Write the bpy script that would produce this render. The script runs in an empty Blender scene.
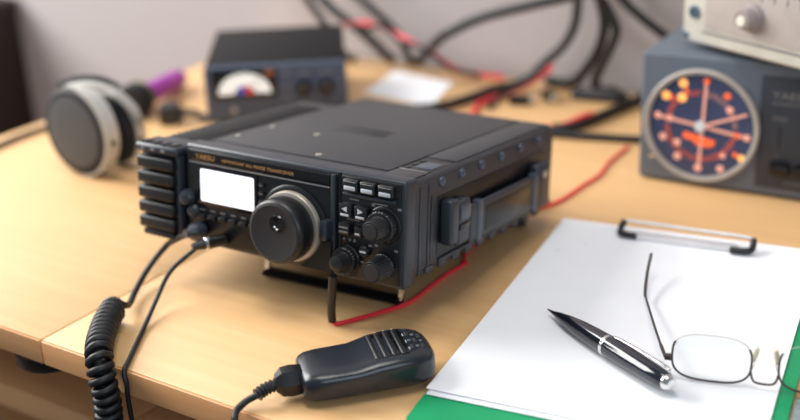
import bpy, bmesh, math, random
from mathutils import Vector, Matrix
from math import sin, cos, pi, radians as R
random.seed(4)
scn = bpy.context.scene
col = scn.collection

# ------------------------------------------------------------------ camera
cd = bpy.data.cameras.new('camera'); cam = bpy.data.objects.new('camera', cd); col.objects.link(cam)
FW = Vector((-.5223, .7631, -.3806)).normalized(); UP = Vector((-.1765, .3399, .9237))
RT = FW.cross(UP).normalized(); UP = RT.cross(FW)
M = Matrix((RT, UP, -FW)).transposed().to_4x4(); M.translation = (0, 0, .4022)
cam.matrix_world = M
cd.sensor_width = 36; cd.lens = 1164.86 * 36 / 800; cd.clip_start = .01
cd.dof.use_dof = True; cd.dof.focus_distance = .80; cd.dof.aperture_fstop = 2.8
scn.camera = cam
# ------------------------------------------------------------------ world, lights, exposure
w = bpy.data.worlds.new('world'); scn.world = w; w.use_nodes = True
bg = w.node_tree.nodes['Background']; bg.inputs[0].default_value = (.82, .9, 1, 1); bg.inputs[1].default_value = .30
def area(name, loc, target, size, power, color, sy=None):
    l = bpy.data.lights.new(name, 'AREA'); l.energy = power; l.color = color
    l.shape = 'RECTANGLE'; l.size = size; l.size_y = sy or size
    o = bpy.data.objects.new(name, l); col.objects.link(o); o.location = loc
    o.rotation_euler = (Vector(target) - Vector(loc)).to_track_quat('-Z', 'Y').to_euler()
    return o
area('window_light', (-2.35, .40, 1.15), (-.4, .65, 0), 1.5, 84, (1, .985, .955), 1.3)
area('right_window_light', (1.5, -.9, 1.1), (-.4, .7, 0), 1.2, 21, (.74, .87, 1), 1.2)
area('overhead_fill', (-.45, .45, 1.75), (-.4, .62, 0), .9, 14, (1, .96, .9), .35)  # added lamp for general soft fill from above, no fixture seen
vs = scn.view_settings
vs.view_transform = 'Standard'; vs.look = 'None'; vs.exposure = 0.0; vs.gamma = 1; vs.use_curve_mapping = False

# ------------------------------------------------------------------ materials
def lin(c):
    return tuple(((v/255)/12.92 if v/255 <= .04045 else ((v/255+.055)/1.055)**2.4) for v in c) + (1,)
MATS = {}
def mat(name, rgb, rough=.5, metal=0, var=.06, bump=0, bscale=900, coat=0, emit=0, spec=.5, nscale=60):
    m = bpy.data.materials.new(name); m.use_nodes = True; nt = m.node_tree; b = nt.nodes['Principled BSDF']
    c = lin(rgb)
    tc = nt.nodes.new('ShaderNodeTexCoord')
    nz = nt.nodes.new('ShaderNodeTexNoise'); nz.inputs['Scale'].default_value = nscale; nz.inputs['Detail'].default_value = 4
    nt.links.new(tc.outputs['Object'], nz.inputs['Vector'])
    rp = nt.nodes.new('ShaderNodeValToRGB')
    rp.color_ramp.elements[0].position = .3; rp.color_ramp.elements[1].position = .7
    rp.color_ramp.elements[0].color = tuple(v*(1-var) for v in c[:3])+(1,)
    rp.color_ramp.elements[1].color = tuple(min(1, v*(1+var)) for v in c[:3])+(1,)
    nt.links.new(nz.outputs['Fac'], rp.inputs['Fac'])
    nt.links.new(rp.outputs['Color'], b.inputs['Base Color'])
    b.inputs['Roughness'].default_value = rough; b.inputs['Metallic'].default_value = metal
    b.inputs['Coat Weight'].default_value = coat; b.inputs['Specular IOR Level'].default_value = spec
    if bump:
        n2 = nt.nodes.new('ShaderNodeTexNoise'); n2.inputs['Scale'].default_value = bscale
        nt.links.new(tc.outputs['Object'], n2.inputs['Vector'])
        bp = nt.nodes.new('ShaderNodeBump'); bp.inputs['Strength'].default_value = bump; bp.inputs['Distance'].default_value = .0006
        nt.links.new(n2.outputs['Fac'], bp.inputs['Height']); nt.links.new(bp.outputs['Normal'], b.inputs['Normal'])
    if emit:
        b.inputs['Emission Color'].default_value = c; b.inputs['Emission Strength'].default_value = emit
    MATS[name] = m
    return m
def wood(name, a, b_, rough=.42):
    m = bpy.data.materials.new(name); m.use_nodes = True; nt = m.node_tree; b = nt.nodes['Principled BSDF']
    tc = nt.nodes.new('ShaderNodeTexCoord'); mp = nt.nodes.new('ShaderNodeMapping')
    mp.inputs['Scale'].default_value = (3.5, 60, 60)
    nt.links.new(tc.outputs['Object'], mp.inputs['Vector'])
    nz = nt.nodes.new('ShaderNodeTexNoise'); nz.inputs['Scale'].default_value = 1.6; nz.inputs['Detail'].default_value = 5; nz.inputs['Distortion'].default_value = .4
    nt.links.new(mp.outputs['Vector'], nz.inputs['Vector'])
    rp = nt.nodes.new('ShaderNodeValToRGB'); rp.color_ramp.elements[0].position = .25; rp.color_ramp.elements[1].position = .75
    rp.color_ramp.elements[0].color = lin(a); rp.color_ramp.elements[1].color = lin(b_)
    nt.links.new(nz.outputs['Fac'], rp.inputs['Fac']); nt.links.new(rp.outputs['Color'], b.inputs['Base Color'])
    b.inputs['Roughness'].default_value = rough
    MATS[name] = m
wood('beech', (212, 168, 116), (222, 180, 129))
wood('beech_edge', (206, 148, 98), (218, 162, 110))
wood('shelf_wood', (196, 146, 98), (210, 160, 112))
wood('dark_wood', (26, 13, 11), (36, 19, 15), .5)
mat('wall_paint', (178, 171, 171), .9, var=.02, bump=.15, bscale=180)
mat('floor_lino', (70, 60, 55), .7)
mat('case_grey', (50, 51, 55), .42, bump=.25, bscale=1500)
mat('case_blue', (42, 47, 56), .34, bump=.12, bscale=1500)
mat('panel_black', (17, 18, 21), .32)
mat('bump_blue', (66, 74, 88), .3)  # case blue made lighter: light caught by the side bumps is painted in
mat('gloss_black', (12, 12, 14), .2)
mat('rubber', (22, 23, 26), .42)
mat('mic_shell', (30, 35, 43), .27, bump=.08, bscale=1400)
mat('rubber_face', (40, 39, 40), .5, bump=.1)
mat('cord_black', (22, 23, 26), .5)
mat('silver', (205, 200, 192), .3, metal=.85)
mat('clip_white', (225, 225, 228), .35, metal=.2)
mat('chrome', (225, 225, 225), .12, metal=1)
mat('satin_silver', (190, 182, 170), .4, metal=.6)
mat('gold_print', (190, 140, 85), .5)
mat('white_print', (215, 218, 222), .6)
mat('key_grey', (78, 82, 88), .4)
mat('key_white', (186, 190, 196), .4)
mat('key_black', (24, 25, 28), .35)
mat('screen_white', (245, 246, 252), .3, emit=.9, var=.01)
mat('grey_label', (120, 118, 118), .5)
mat('red_wire', (238, 44, 62), .35)
mat('red_wire_pale', (215, 70, 55), .4)
mat('board_green', (10, 150, 95), .45)
mat('paper_white', (240, 241, 245), .8, var=.01)
mat('paper_under', (228, 230, 236), .8, var=.01)
mat('pencil', (185, 188, 196), .8)
mat('pen_blue', (20, 24, 36), .12, coat=.6)
mat('wire_frame', (88, 80, 78), .35, metal=.7)
mat('nose_pad', (225, 212, 185), .4)
mat('rot_case', (90, 97, 108), .5, bump=.1)
mat('rot_panel', (42, 46, 54), .5)
mat('rot_ring', (168, 160, 152), .45)
mat('dial_navy', (58, 68, 100), .25)
mat('dial_orange', (240, 100, 50), .5, emit=.45)
mat('dial_amber', (250, 175, 95), .5, emit=.75)
mat('dial_rose', (232, 165, 145), .5, emit=.28)
mat('inst_beige', (196, 192, 180), .55)
mat('inst_panel', (176, 166, 160), .55)
mat('inst_dark', (120, 112, 112), .5)
mat('inst_knob', (150, 138, 136), .5)
mat('inst_cap', (232, 224, 208), .5)
mat('inst_blue', (70, 90, 110), .4)
mat('inst_ink', (90, 90, 100), .6)
mat('meter_black', (17, 16, 18), .75, spec=.25)
mat('meter_front', (68, 78, 98), .45)
mat('meter_white', (238, 242, 242), .4, emit=.35)
mat('meter_red', (225, 70, 80), .4, emit=.2)
mat('meter_blue', (70, 90, 190), .4, emit=.2)
mat('meter_amber', (150, 85, 55), .5)
mat('cup_grey', (74, 75, 78), .6, bump=.2, bscale=1200)
mat('cup_silver', (198, 196, 190), .42, metal=.25)
mat('pad_black', (24, 24, 27), .8)
mat('purple', (165, 40, 165), .4)
mat('yellow', (190, 180, 60), .6)
mat('pad_cloth', (128, 140, 140), .9, var=.25, nscale=240)
mat('blue_sleeve', (70, 95, 130), .5)
def lens_mat():
    m = bpy.data.materials.new('lens_glass'); m.use_nodes = True; nt = m.node_tree; nt.nodes.clear()
    o = nt.nodes.new('ShaderNodeOutputMaterial'); mx = nt.nodes.new('ShaderNodeMixShader')
    t = nt.nodes.new('ShaderNodeBsdfTransparent'); g = nt.nodes.new('ShaderNodeBsdfGlossy'); g.inputs['Roughness'].default_value = .02
    t.inputs[0].default_value = (.97, .98, .98, 1)
    f = nt.nodes.new('ShaderNodeFresnel'); f.inputs[0].default_value = 1.35
    nt.links.new(f.outputs[0], mx.inputs[0]); nt.links.new(t.outputs[0], mx.inputs[1]); nt.links.new(g.outputs[0], mx.inputs[2])
    nt.links.new(mx.outputs[0], o.inputs[0]); MATS['lens_glass'] = m
lens_mat()

# ------------------------------------------------------------------ helpers
def link(name, me, material, parent=None, sharp=35):
    me.materials.append(MATS[material])
    me.shade_smooth(); me.set_sharp_from_angle(angle=R(sharp))
    o = bpy.data.objects.new(name, me); col.objects.link(o); o.parent = parent
    return o
def bmlink(name, bm, material, parent=None, sharp=35):
    bmesh.ops.recalc_face_normals(bm, faces=bm.faces)
    me = bpy.data.meshes.new(name); bm.to_mesh(me); bm.free()
    return link(name, me, material, parent, sharp)
def tag(o, label, cat=None, group=None, kind=None):
    if label: o['label'] = label
    if cat: o['category'] = cat
    if group: o['group'] = group
    if kind: o['kind'] = kind
    return o
def thing(name, label, cat, loc=(0, 0, 0), rz=0, group=None):
    o = bpy.data.objects.new(name, None); col.objects.link(o); o.empty_display_size = .02
    o.location = loc; o.rotation_euler = (0, 0, rz)
    return tag(o, label, cat, group)
def add_box(bm, x0, x1, y0, y1, z0, z1, bev=0, seg=2, mtx=None):
    vs_ = [bm.verts.new((x, y, z)) for x in (x0, x1) for y in (y0, y1) for z in (z0, z1)]
    f = [bm.faces.new([vs_[i] for i in q]) for q in ((0, 1, 3, 2), (4, 6, 7, 5), (0, 4, 5, 1), (2, 3, 7, 6), (0, 2, 6, 4), (1, 5, 7, 3))]
    vv = list(vs_)
    if bev:
        r = bmesh.ops.bevel(bm, geom=list({e for q in f for e in q.edges}), offset=bev, segments=seg, affect='EDGES', profile=.5)
        vv = list({v for v in r['verts']} | {v for v in vs_ if v.is_valid})
    if mtx is not None:
        bmesh.ops.transform(bm, matrix=mtx, verts=[v for v in vv if v.is_valid])
def box(name, material, parent, x0, x1, y0, y1, z0, z1, bev=0, seg=2, mtx=None):
    bm = bmesh.new(); add_box(bm, x0, x1, y0, y1, z0, z1, bev, seg, mtx)
    return bmlink(name, bm, material, parent)
AX = {'z': Matrix.Identity(3), '-y': Matrix.Rotation(pi/2, 3, 'X'), 'y': Matrix.Rotation(-pi/2, 3, 'X'), 'x': Matrix.Rotation(pi/2, 3, 'Y')}
def add_lathe(bm, prof, loc=(0, 0, 0), axis='z', seg=32, knurl=0, kn=24, kr=(0, 9)):
    """prof: list of (r, h); spins about the axis starting at loc. knurl: ridge depth for radii in range of profile indices kr"""
    A = AX[axis] if isinstance(axis, str) else axis
    loc = Vector(loc); rings = []
    for i, (r, h) in enumerate(prof):
        if r < 1e-6:
            rings.append([bm.verts.new(loc + A @ Vector((0, 0, h)))]); continue
        ring = []
        for k in range(seg):
            a = 2*pi*k/seg
            rr = r - (knurl if (knurl and kr[0] <= i <= kr[1] and (k*kn*2//seg) % 2) else 0)
            ring.append(bm.verts.new(loc + A @ Vector((rr*cos(a), rr*sin(a), h))))
        rings.append(ring)
    for a, b in zip(rings, rings[1:]):
        n = max(len(a), len(b))
        for k in range(n):
            k2 = (k+1) % n
            q = [a[k % len(a)], a[k2 % len(a)], b[k2 % len(b)], b[k % len(b)]]
            q = list(dict.fromkeys(q))
            if len(q) >= 3: bm.faces.new(q)
    for e in (rings[0], rings[-1]):
        if len(e) > 2: bm.faces.new(e)
def lathe(name, material, parent, prof, loc=(0, 0, 0), axis='z', seg=32, **k):
    bm = bmesh.new(); add_lathe(bm, prof, loc, axis, seg, **k)
    return bmlink(name, bm, material, parent)
def spline(pts, n=8):
    P = [Vector(p) for p in pts]; P = [2*P[0]-P[1]] + P + [2*P[-1]-P[-2]]; out = []
    for i in range(1, len(P)-2):
        a, b, c, d = P[i-1:i+3]
        for k in range(n):
            t = k/n
            out.append(.5*((2*b) + (c-a)*t + (2*a-5*b+4*c-d)*t*t + (3*b-a-3*c+d)*t**3))
    return out + [P[-2]]
def add_tube(bm, pts, r, seg=8, flat=None, closed=False):
    """sweep; r a number or list; flat=(rw, rh, up): elliptical/flat section"""
    n = len(pts); P = [Vector(p) for p in pts]; rings = []; nrm = None
    for i in range(n):
        if closed: t = (P[(i+1) % n] - P[i-1])
        else: t = (P[min(i+1, n-1)] - P[max(i-1, 0)])
        t.normalize()
        if nrm is None:
            u = Vector((0, 0, 1)) if abs(t.z) < .9 else Vector((1, 0, 0)); nrm = (u - t*u.dot(t)).normalized()
        else: nrm = (nrm - t*nrm.dot(t)).normalized()
        bi = t.cross(nrm)
        if flat:
            up = Vector(flat[2]); a_ = (up - t*up.dot(t)).normalized(); b_ = t.cross(a_)
            ring = [bm.verts.new(P[i] + b_*flat[0]*cos(2*pi*k/seg) + a_*flat[1]*sin(2*pi*k/seg)) for k in range(seg)]
        else:
            rr = r[i] if isinstance(r, (list, tuple)) else r
            ring = [bm.verts.new(P[i] + (nrm*cos(2*pi*k/seg) + bi*sin(2*pi*k/seg))*rr) for k in range(seg)]
        rings.append(ring)
    pairs = list(zip(rings, rings[1:])) + ([(rings[-1], rings[0])] if closed else [])
    for a, b in pairs:
        for k in range(seg): bm.faces.new((a[k], a[(k+1) % seg], b[(k+1) % seg], b[k]))
    if not closed: bm.faces.new(rings[0][::-1]); bm.faces.new(rings[-1])
def tube(name, material, parent, pts, r, seg=8, sm=6, **k):
    bm = bmesh.new(); add_tube(bm, spline(pts, sm) if sm else pts, r, seg, **k)
    return bmlink(name, bm, material, parent, 60)
def prism(name, material, parent, outline, h0, h1, mtx=None, bev=0):
    bm = bmesh.new()
    a = [bm.verts.new((x, y, h0)) for x, y in outline]; b = [bm.verts.new((x, y, h1)) for x, y in outline]
    n = len(a); bm.faces.new(a[::-1]); top = bm.faces.new(b)
    for k in range(n): bm.faces.new((a[k], a[(k+1) % n], b[(k+1) % n], b[k]))
    if bev: bmesh.ops.bevel(bm, geom=list(top.edges), offset=bev, segments=2, affect='EDGES')
    if mtx is not None: bmesh.ops.transform(bm, matrix=mtx, verts=bm.verts)
    return bmlink(name, bm, material, parent)
def text(name, s, size, material, parent, loc, rot=(pi/2, 0, 0), ext=.0001, sx=1):
    cu = bpy.data.curves.new(name, 'FONT'); cu.body = s; cu.size = size; cu.extrude = ext; cu.align_x = 'LEFT'
    o = bpy.data.objects.new('tmp', cu); col.objects.link(o)
    dg = bpy.context.evaluated_depsgraph_get()
    me = bpy.data.meshes.new_from_object(o.evaluated_get(dg)); bpy.data.objects.remove(o); bpy.data.curves.remove(cu)
    me.name = name
    me.transform(Matrix.Translation(loc) @ Matrix.Rotation(rot[2], 4, 'Z') @ Matrix.Rotation(rot[0], 4, 'X') @ Matrix.Diagonal((sx, 1, 1, 1)))
    me.materials.clear()
    return link(name, me, material, parent)

# ------------------------------------------------------------------ the setting
tag(box('floor', 'floor_lino', None, -3.2, 1.6, -1.2, 1.26, -.79, -.74), None, kind='structure')
tag(box('wall_back', 'wall_paint', None, -3.2, 1.6, 1.235, 1.33, -.74, 1.9), None, kind='structure')

# ------------------------------------------------------------------ desks
YF, YB, TH = .474, 1.228, .02
def desk(label, x0, x1, legs):
    t = thing('desk', label, 'desk', ((x0+x1)/2, (YF+YB)/2, -.74))
    cx, cy = (x0+x1)/2, (YF+YB)/2
    def B(n, m, a, b, c, d, e, f, bev=.001): return box(n, m, t, a-cx, b-cx, c-cy, d-cy, e+.74, f+.74, bev)
    B('tabletop', 'beech', x0, x1, YF+.002, YB, -TH, 0, .0012)
    B('edge_band', 'beech_edge', x0+.0005, x1-.0005, YF, YF+.0021, -TH, -.0008, .0006)
    for lx in legs:
        B('side_panel', 'beech_edge', lx, lx+.022, YF+.03, YB-.03, -.74, -TH)
    return t, B
d1, B1 = desk('beech desk section beyond the seam, carrying the headphones', -1.072, -.6505, (-1.066,))
d2, B2 = desk('long beech desk section carrying the clipboard and hand microphone', -.6495, .75, (.70,))
# shelf slung below the desk and the round joining plate under the seam
B1('shelf', 'shelf_wood', -1.043, -.652, .534, 1.1, -.134, -.111)
B2('shelf', 'shelf_wood', -.648, .7, .534, 1.1, -.134, -.111)
dp = lathe('joining_plate', 'gloss_black', d1, [(0, 0), (.026, 0), (.028, .003), (.028, .012), (0, .012)], (-.672-(-1.072-.6505)/2, .500-(YF+YB)/2, .74-TH-.0125), 'z', 32)
cab = thing('cabinet', 'dark brown wooden cabinet standing against the wall past the desk end', 'cabinet', (-1.848, 1.03, -.74))
box('carcass', 'dark_wood', cab, -.262, .262, -.17, .2, 0, .74, .003)
box('cabinet_top', 'dark_wood', cab, -.268, .268, -.18, .2, .74, .765, .003)
for s in (-1, 1):
    dr = box('door', 'dark_wood', cab, min(s*.004, s*.25), max(s*.004, s*.25), -.186, -.171, .03, .70, .003)
    lathe('handle', 'satin_silver', dr, [(0, 0), (.006, 0), (.006, .012), (.011, .02), (0, .024)], (s*.025, -.186, .42), '-y', 16)

# ------------------------------------------------------------------ radio transceiver
O = Vector((-.6147, .6007, .0365)); ex = Vector((.9996, .0287, 0)); ey = Vector((-.0285, .9923, -.1208)); ez = Vector((-.0035, .1208, .9927))
RM = Matrix((ex, ey, ez)).transposed().to_4x4(); RM.translation = O
radio = thing('radio_transceiver', 'black ham radio transceiver with big tuning knob and lit white screen on a bail stand', 'radio')
radio.matrix_world = RM
RI = RM.inverted()
P = radio
ch = box('chassis', 'case_grey', P, .003, .1985, .012, .246, .006, .0775, .004, 3)
# top cover details
box('top_cover', 'case_grey', P, .006, .168, .028, .240, .077, .0786, .0007)
box('top_cover', 'case_grey', P, .1695, .1945, .080, .240, .077, .0786, .0007)
box('top_cover', 'case_grey', P, .1695, .1945, .016, .036, .077, .0786, .0007)
gr = box('vent_frame', 'panel_black', P, .1700, .1940, .0375, .0780, .0772, .0779, .0003)
box('vent_rim', 'grey_label', gr, .1702, .1938, .0376, .0390, .0776, .0788, .0003)
box('vent_flap', 'bump_blue', gr, .1765, .1915, .048, .066, .0776, .0783, .0003)
for k in range(3): box('vent_slat', 'panel_black', gr, .1715, .1752, .042+.011*k, .048+.011*k, .0775, .0785, .0003)
lg = box('top_recess', 'panel_black', P, .058, .108, .112, .135, .0783, .07875, .0002)
for k in range(5): box('recess_slat', 'case_grey', lg, .060, .106, .115+.004*k, .1165+.004*k, .0785, .0790, .0002)
for x, y in ((.1012, .0352), (.0605, .0893), (.014, .0917), (.0124, .0485)):
    lathe('screw', 'satin_silver', P, [(0, 0), (.0026, 0), (.0024, .0008), (.001, .0011), (.0008, .0006), (0, .0006)], (x, y, .0784), 'z', 14)
# front bezel frame
bz = box('front_panel', 'case_blue', P, 0, .200, 0, .016, .001, .0805, .0028, 3)
box('left_panel', 'panel_black', P, .0035, .1425, -.0012, .002, .0035, .0775, .0012)
box('right_panel', 'panel_black', P, .1465, .1965, -.0012, .002, .0035, .0785, .0015)
box('panel_joint', 'gloss_black', P, .1430, .1460, -.0006, .002, .003, .079, .0004)
box('panel_edge', 'case_blue', P, .1385, .1425, -.0032, 0, .010, .0775, .001)
st = box('title_strip', 'gloss_black', P, .006, .1375, -.0026, 0, .0685, .0765, .0007)
text('title_text', 'YAESU', .0052, 'gold_print', st, (.0125, -.0027, .0706), sx=1.25)
text('title_text', 'HF/VHF/UHF ALL MODE TRANSCEIVER', .0034, 'gold_print', st, (.0385, -.0027, .0710), sx=1.16)
box('trim_line', 'grey_label', P, .006, .1375, -.0030, 0, .0668, .0676, .0003)
db = box('display_bezel', 'gloss_black', P, .0130, .0720, -.0028, 0, .0340, .0662, .0012)
box('screen', 'screen_white', db, .0175, .0690, -.0034, -.002, .0378, .0632, .0012)
for k in range(4):
    b = box('button', 'key_black', P, .0735, .0785, -.0036, 0, .0575-.0065*k, .0610-.0065*k, .0008)
    box('key_mark', 'grey_label', b, .0745, .0775, -.0038, -.0035, .0588-.0065*k, .0594-.0065*k)
for k in range(6):
    b = box('button', 'rubber', P, .014+.0100*k, .0215+.0100*k, -.0046, 0, .0235, .0275, .0012)
    box('key_mark', 'grey_label', b, .0155+.01*k, .0200+.01*k, -.0022, -.001, .0298, .0306)
lathe('side_lug', 'case_blue', P, [(0, 0), (.006, 0), (.0066, .003), (.005, .0075), (0, .009)], (.0045, -.001, .0385), '-y', 20)
lathe('side_lug', 'case_blue', P, [(0, 0), (.005, 0), (.0055, .002), (.004, .005), (0, .006)], (.0095, -.001, .028), '-y', 20)
# tuning knob
kc = (.1048, -.0012, .0333)
kb = lathe('tuning_knob', 'rubber', P, [(.0225, 0), (.0225, .0065), (.0235, .0075), (.0242, .009), (.0242, .0205), (.0236, .0225), (.0222, .0238)], kc, '-y', 96)
lathe('knob_face', 'rubber_face', kb, [(0, .0228), (.0215, .0234), (.0222, .0240), (.0205, .0246), (.0195, .0243), (0, .0243)], kc, '-y', 64)
lathe('knob_seat', 'panel_black', kb, [(.0305, 0), (.0305, .0012), (.0285, .0025), (.0262, .0025)], kc, '-y', 64)
lathe('silver_ring', 'satin_silver', kb, [(.0266, 0), (.0266, .0050), (.0258, .0062), (.0228, .0066)], kc, '-y', 64)
fd = lathe('finger_dimple', 'gloss_black', kb, [(0, .0245), (.0030, .0247), (.0050, .0254), (.0060, .0254), (.0067, .0243)], (kc[0]+.003, kc[1], kc[2]+.0075), '-y', 32)
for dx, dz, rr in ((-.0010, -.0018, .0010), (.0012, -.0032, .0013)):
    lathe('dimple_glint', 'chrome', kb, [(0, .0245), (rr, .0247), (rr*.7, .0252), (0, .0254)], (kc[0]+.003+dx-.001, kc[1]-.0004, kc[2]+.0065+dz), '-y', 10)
sb = box('knob_stop', 'case_blue', P, .1335, .1400, -.0100, 0, .0290, .0440, .0018)
prism('knob_skirt', 'panel_black', P, [(.112, .004), (.141, .004), (.141, .0285), (.1345, .0285), (.130, .019), (.122, .0105)], 0, .004, Matrix.Translation((0, -.001, 0)) @ Matrix.Rotation(pi/2, 4, 'X'), .0008)
# right panel keys
box('key_recess', 'gloss_black', P, .1490, .1945, -.0018, 0, .0672, .0775, .0004)
for x in (.1567, .1710, .1858):
    b = box('button', 'key_black', P, x-.0062, x+.0062, -.0058, 0, .0680, .0768, .0013, 3)
    box('key_mark', 'key_white', b, x-.0048, x+.0048, -.0064, -.0055, .0692, .0722, .0006)
    box('key_edge', 'grey_label', b, x-.0052, x+.0052, -.0061, -.0056, .0748, .0757, .0003)
box('key_ledge', 'case_blue', P, .1490, .1930, -.0040, 0, .0640, .0665, .001)
for x0, x1 in ((.154, .162), (.174, .186)): box('print_mark', 'grey_label', P, x0, x1, -.0015, -.001, .0612, .0622)
for x, s in ((.1526, -1), (.1656, 1)):
    b = box('button', 'key_black', P, x-.0056, x+.0056, -.0056, 0, .0485, .0585, .0012)
    Mf = Matrix.Translation((0, -.0056, 0)) @ Matrix.Rotation(pi/2, 4, 'X')
    prism('arrow_mark', 'key_white', b, [(x-s*.0020, .0527), (x+s*.0026, .0548), (x-s*.0020, .0569)][::s], -.0002, .0004, Mf)
    box('key_mark', 'key_white', b, x-.0036, x+.0036, -.0060, -.005, .0496, .0513, .0002)
box('print_mark', 'grey_label', P, .152, .163, -.0015, -.001, .0462, .0470)
b = box('button', 'key_black', P, .1462, .1562, -.0050, 0, .0352, .0440, .0012)
for z in (.0370, .0402): box('key_mark', 'grey_label', b, .1476, .1550, -.0054, -.0045, z, z+.0012)
b = box('button', 'key_black', P, .1600, .1665, -.0050, 0, .0352, .0430, .0012); box('key_mark', 'key_white', b, .1612, .1652, -.0054, -.0045, .0372, .0384)
for x in (.1495, .1545, .1585): lathe('print_mark', 'grey_label', P, [(0, 0), (.0011, 0), (.0011, .0005), (0, .0005)], (x, -.001, .0312), '-y', 12)
b = lathe('button', 'key_black', P, [(0, 0), (.0044, 0), (.0044, .0030), (.0036, .0042), (0, .0042)], (.1682, -.001, .0256), '-y', 24)
box('key_mark', 'key_white', b, .1656, .1708, -.0056, -.005, .0250, .0262)
def ctl(x, z, r0, h0, r1, h1, kn, cap, dome=False):
    c = (x, -.0012, z)
    base = lathe('control_knob', 'rubber', P, [(r0*1.05, 0), (r0*1.05, .001), (r0, .0016), (r0, h0-.001), (r0-.001, h0), (r1, h0)], c, '-y', 96, knurl=.0006, kn=28, kr=(2, 3))
    lathe('knob_grip', 'rubber', base, [(r1+.0006, h0-.0002), (r1, h0+.0012), (r1*.94, h1-.0012), (r1*.84, h1), (0, h1 + (.002 if dome else 0))], c, '-y', 96, knurl=.0004, kn=24, kr=(1, 2))
    lathe('knob_cap', cap, base, [(0, h1 - .0004), (r1*.72, h1-.0002), (r1*.68, h1+.0005), (0, h1+.0022 if dome else h1+.0007)], c, '-y', 32)
    return base
k1 = ctl(.1835, .0472, .0116, .0075, .0078, .0190, 24, 'rubber_face')
lathe('dial_seat', 'panel_black', k1, [(.0138, 0), (.0138, .001), (.0126, .0018), (.0116, .0018)], (.1835, -.001, .0472), '-y', 48)
ctl(.1525, .0166, .0102, .0065, .0066, .0155, 20, 'rubber', True)
ctl(.1825, .0162, .0094, .0035, .0088, .0150, 24, 'rubber_face')
for a, x, z in ((0, .172, .030), (0, .177, .0312), (0, .1935, .0300), (0, .1955, .0605), (0, .174, .0605), (0, .141, .0235), (0, .1655, .0165), (0, .170, .0075)):
    box('print_mark', 'grey_label', P, x-.0014, x+.0014, -.0015, -.001, z-.0008, z+.0008)
# right flank: seam, bumps, ridges, carry handle
box('side_seam', 'gloss_black', P, .198, .1988, .0365, .0377, .013, .0625, .0002)
for x in (.020, .032): box('side_rib', 'case_blue', P, .1975, .1993, x, x+.0035, .006, .072, .0008)
for y in (.0505, .0804, .1121, .1457, .1796, .2136):
    lathe('side_bump', 'bump_blue', P, [(0, -.001), (.0040, -.001), (.0036, .0014), (.002, .0026), (0, .0030)], (.1985, y, .0700), 'x', 16)
for k in range(10):
    box('foot_rib', 'case_blue', P, .1970, .1996, .030+.02*k, .041+.02*k, .0045, .0100, .0008)
box('flank_rail', 'case_blue', P, .198, .2005, .048, .242, .0095, .0125, .0008)
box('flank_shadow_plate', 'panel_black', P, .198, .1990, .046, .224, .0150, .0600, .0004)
hd = box('carry_handle', 'case_blue', P, .2040, .2085, .080, .202, .0170, .0465, .0020, 3)
box('handle_block', 'case_blue', hd, .1985, .2095, .0490, .0610, .0220, .0570, .0030, 3)
box('handle_block', 'case_blue', hd, .1985, .2085, .0600, .0800, .0190, .0540, .0028, 3)
box('handle_block', 'case_blue', hd, .1985, .2090, .1960, .2200, .0150, .0535, .0040, 3)
box('handle_clamp', 'gloss_black', hd, .2078, .2095, .0625, .0775, .0310, .0365, .0008)
box('handle_clamp', 'bump_blue', hd, .2078, .2098, .0625, .0775, .0390, .0500, .001)
box('handle_inlay', 'panel_black', hd, .2080, .2090, .104, .180, .0215, .0410, .0005)
box('handle_band', 'bump_blue', hd, .2030, .2094, .090, .098, .0155, .0480, .0012)
box('handle_band', 'bump_blue', hd, .2030, .2094, .186, .194, .0155, .0480, .0012)
lathe('pivot_screw', 'satin_silver', hd, [(0, 0), (.0035, 0), (.0035, .0008), (.0022, .0016), (0, .0016)], (.2086, .2080, .0440), 'x', 20)
# bolted-on side unit
su = box('side_unit', 'case_grey', P, -.0480, -.0045, .010, .214, .0030, .0745, .003, 3); su.location.x = .0025
box('unit_front', 'panel_black', su, -.0475, -.0050, -.0010, .012, .0030, .0690, .0025)
for k in range(5):
    z0 = .0075 + .0122*k
    box('front_rib', 'rubber', su, -.0468, -.0100, -.0085, .003, z0, z0+.0100, .0022, 3)
    box('side_rib', 'rubber', su, -.0500, -.0470, .003, .19, z0, z0+.0100, .0014)
box('front_foot', 'rubber', su, -.0440, -.0110, -.0068, .003, .0010, .0065, .002)
box('front_pillar', 'case_blue', su, -.0100, -.0050, -.0040, .003, .004, .0700, .0015)
cp = box('front_cap', 'case_blue', su, -.0490, -.0045, -.0080, .020, .0690, .0765, .0032, 3)
for k in range(4): box('cap_key', 'gloss_black', su, -.0440+.0095*k, -.0375+.0095*k, -.0050, .004, .0755, .0776, .0007)
for k in range(3): box('cap_light', 'grey_label', su, -.0415+.0105*k, -.0375+.0105*k, -.0086, -.007, .0712, .0735, .0005)
for k in range(22):
    y = .030+.0075*k
    box('grille_bar', 'panel_black', su, -.0440, -.0110, y, y+.0036, .0742, .0755, .0004)
box('unit_gap', 'gloss_black', su, -.0050, .0035, .004, .205, .006, .0740)
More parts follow.
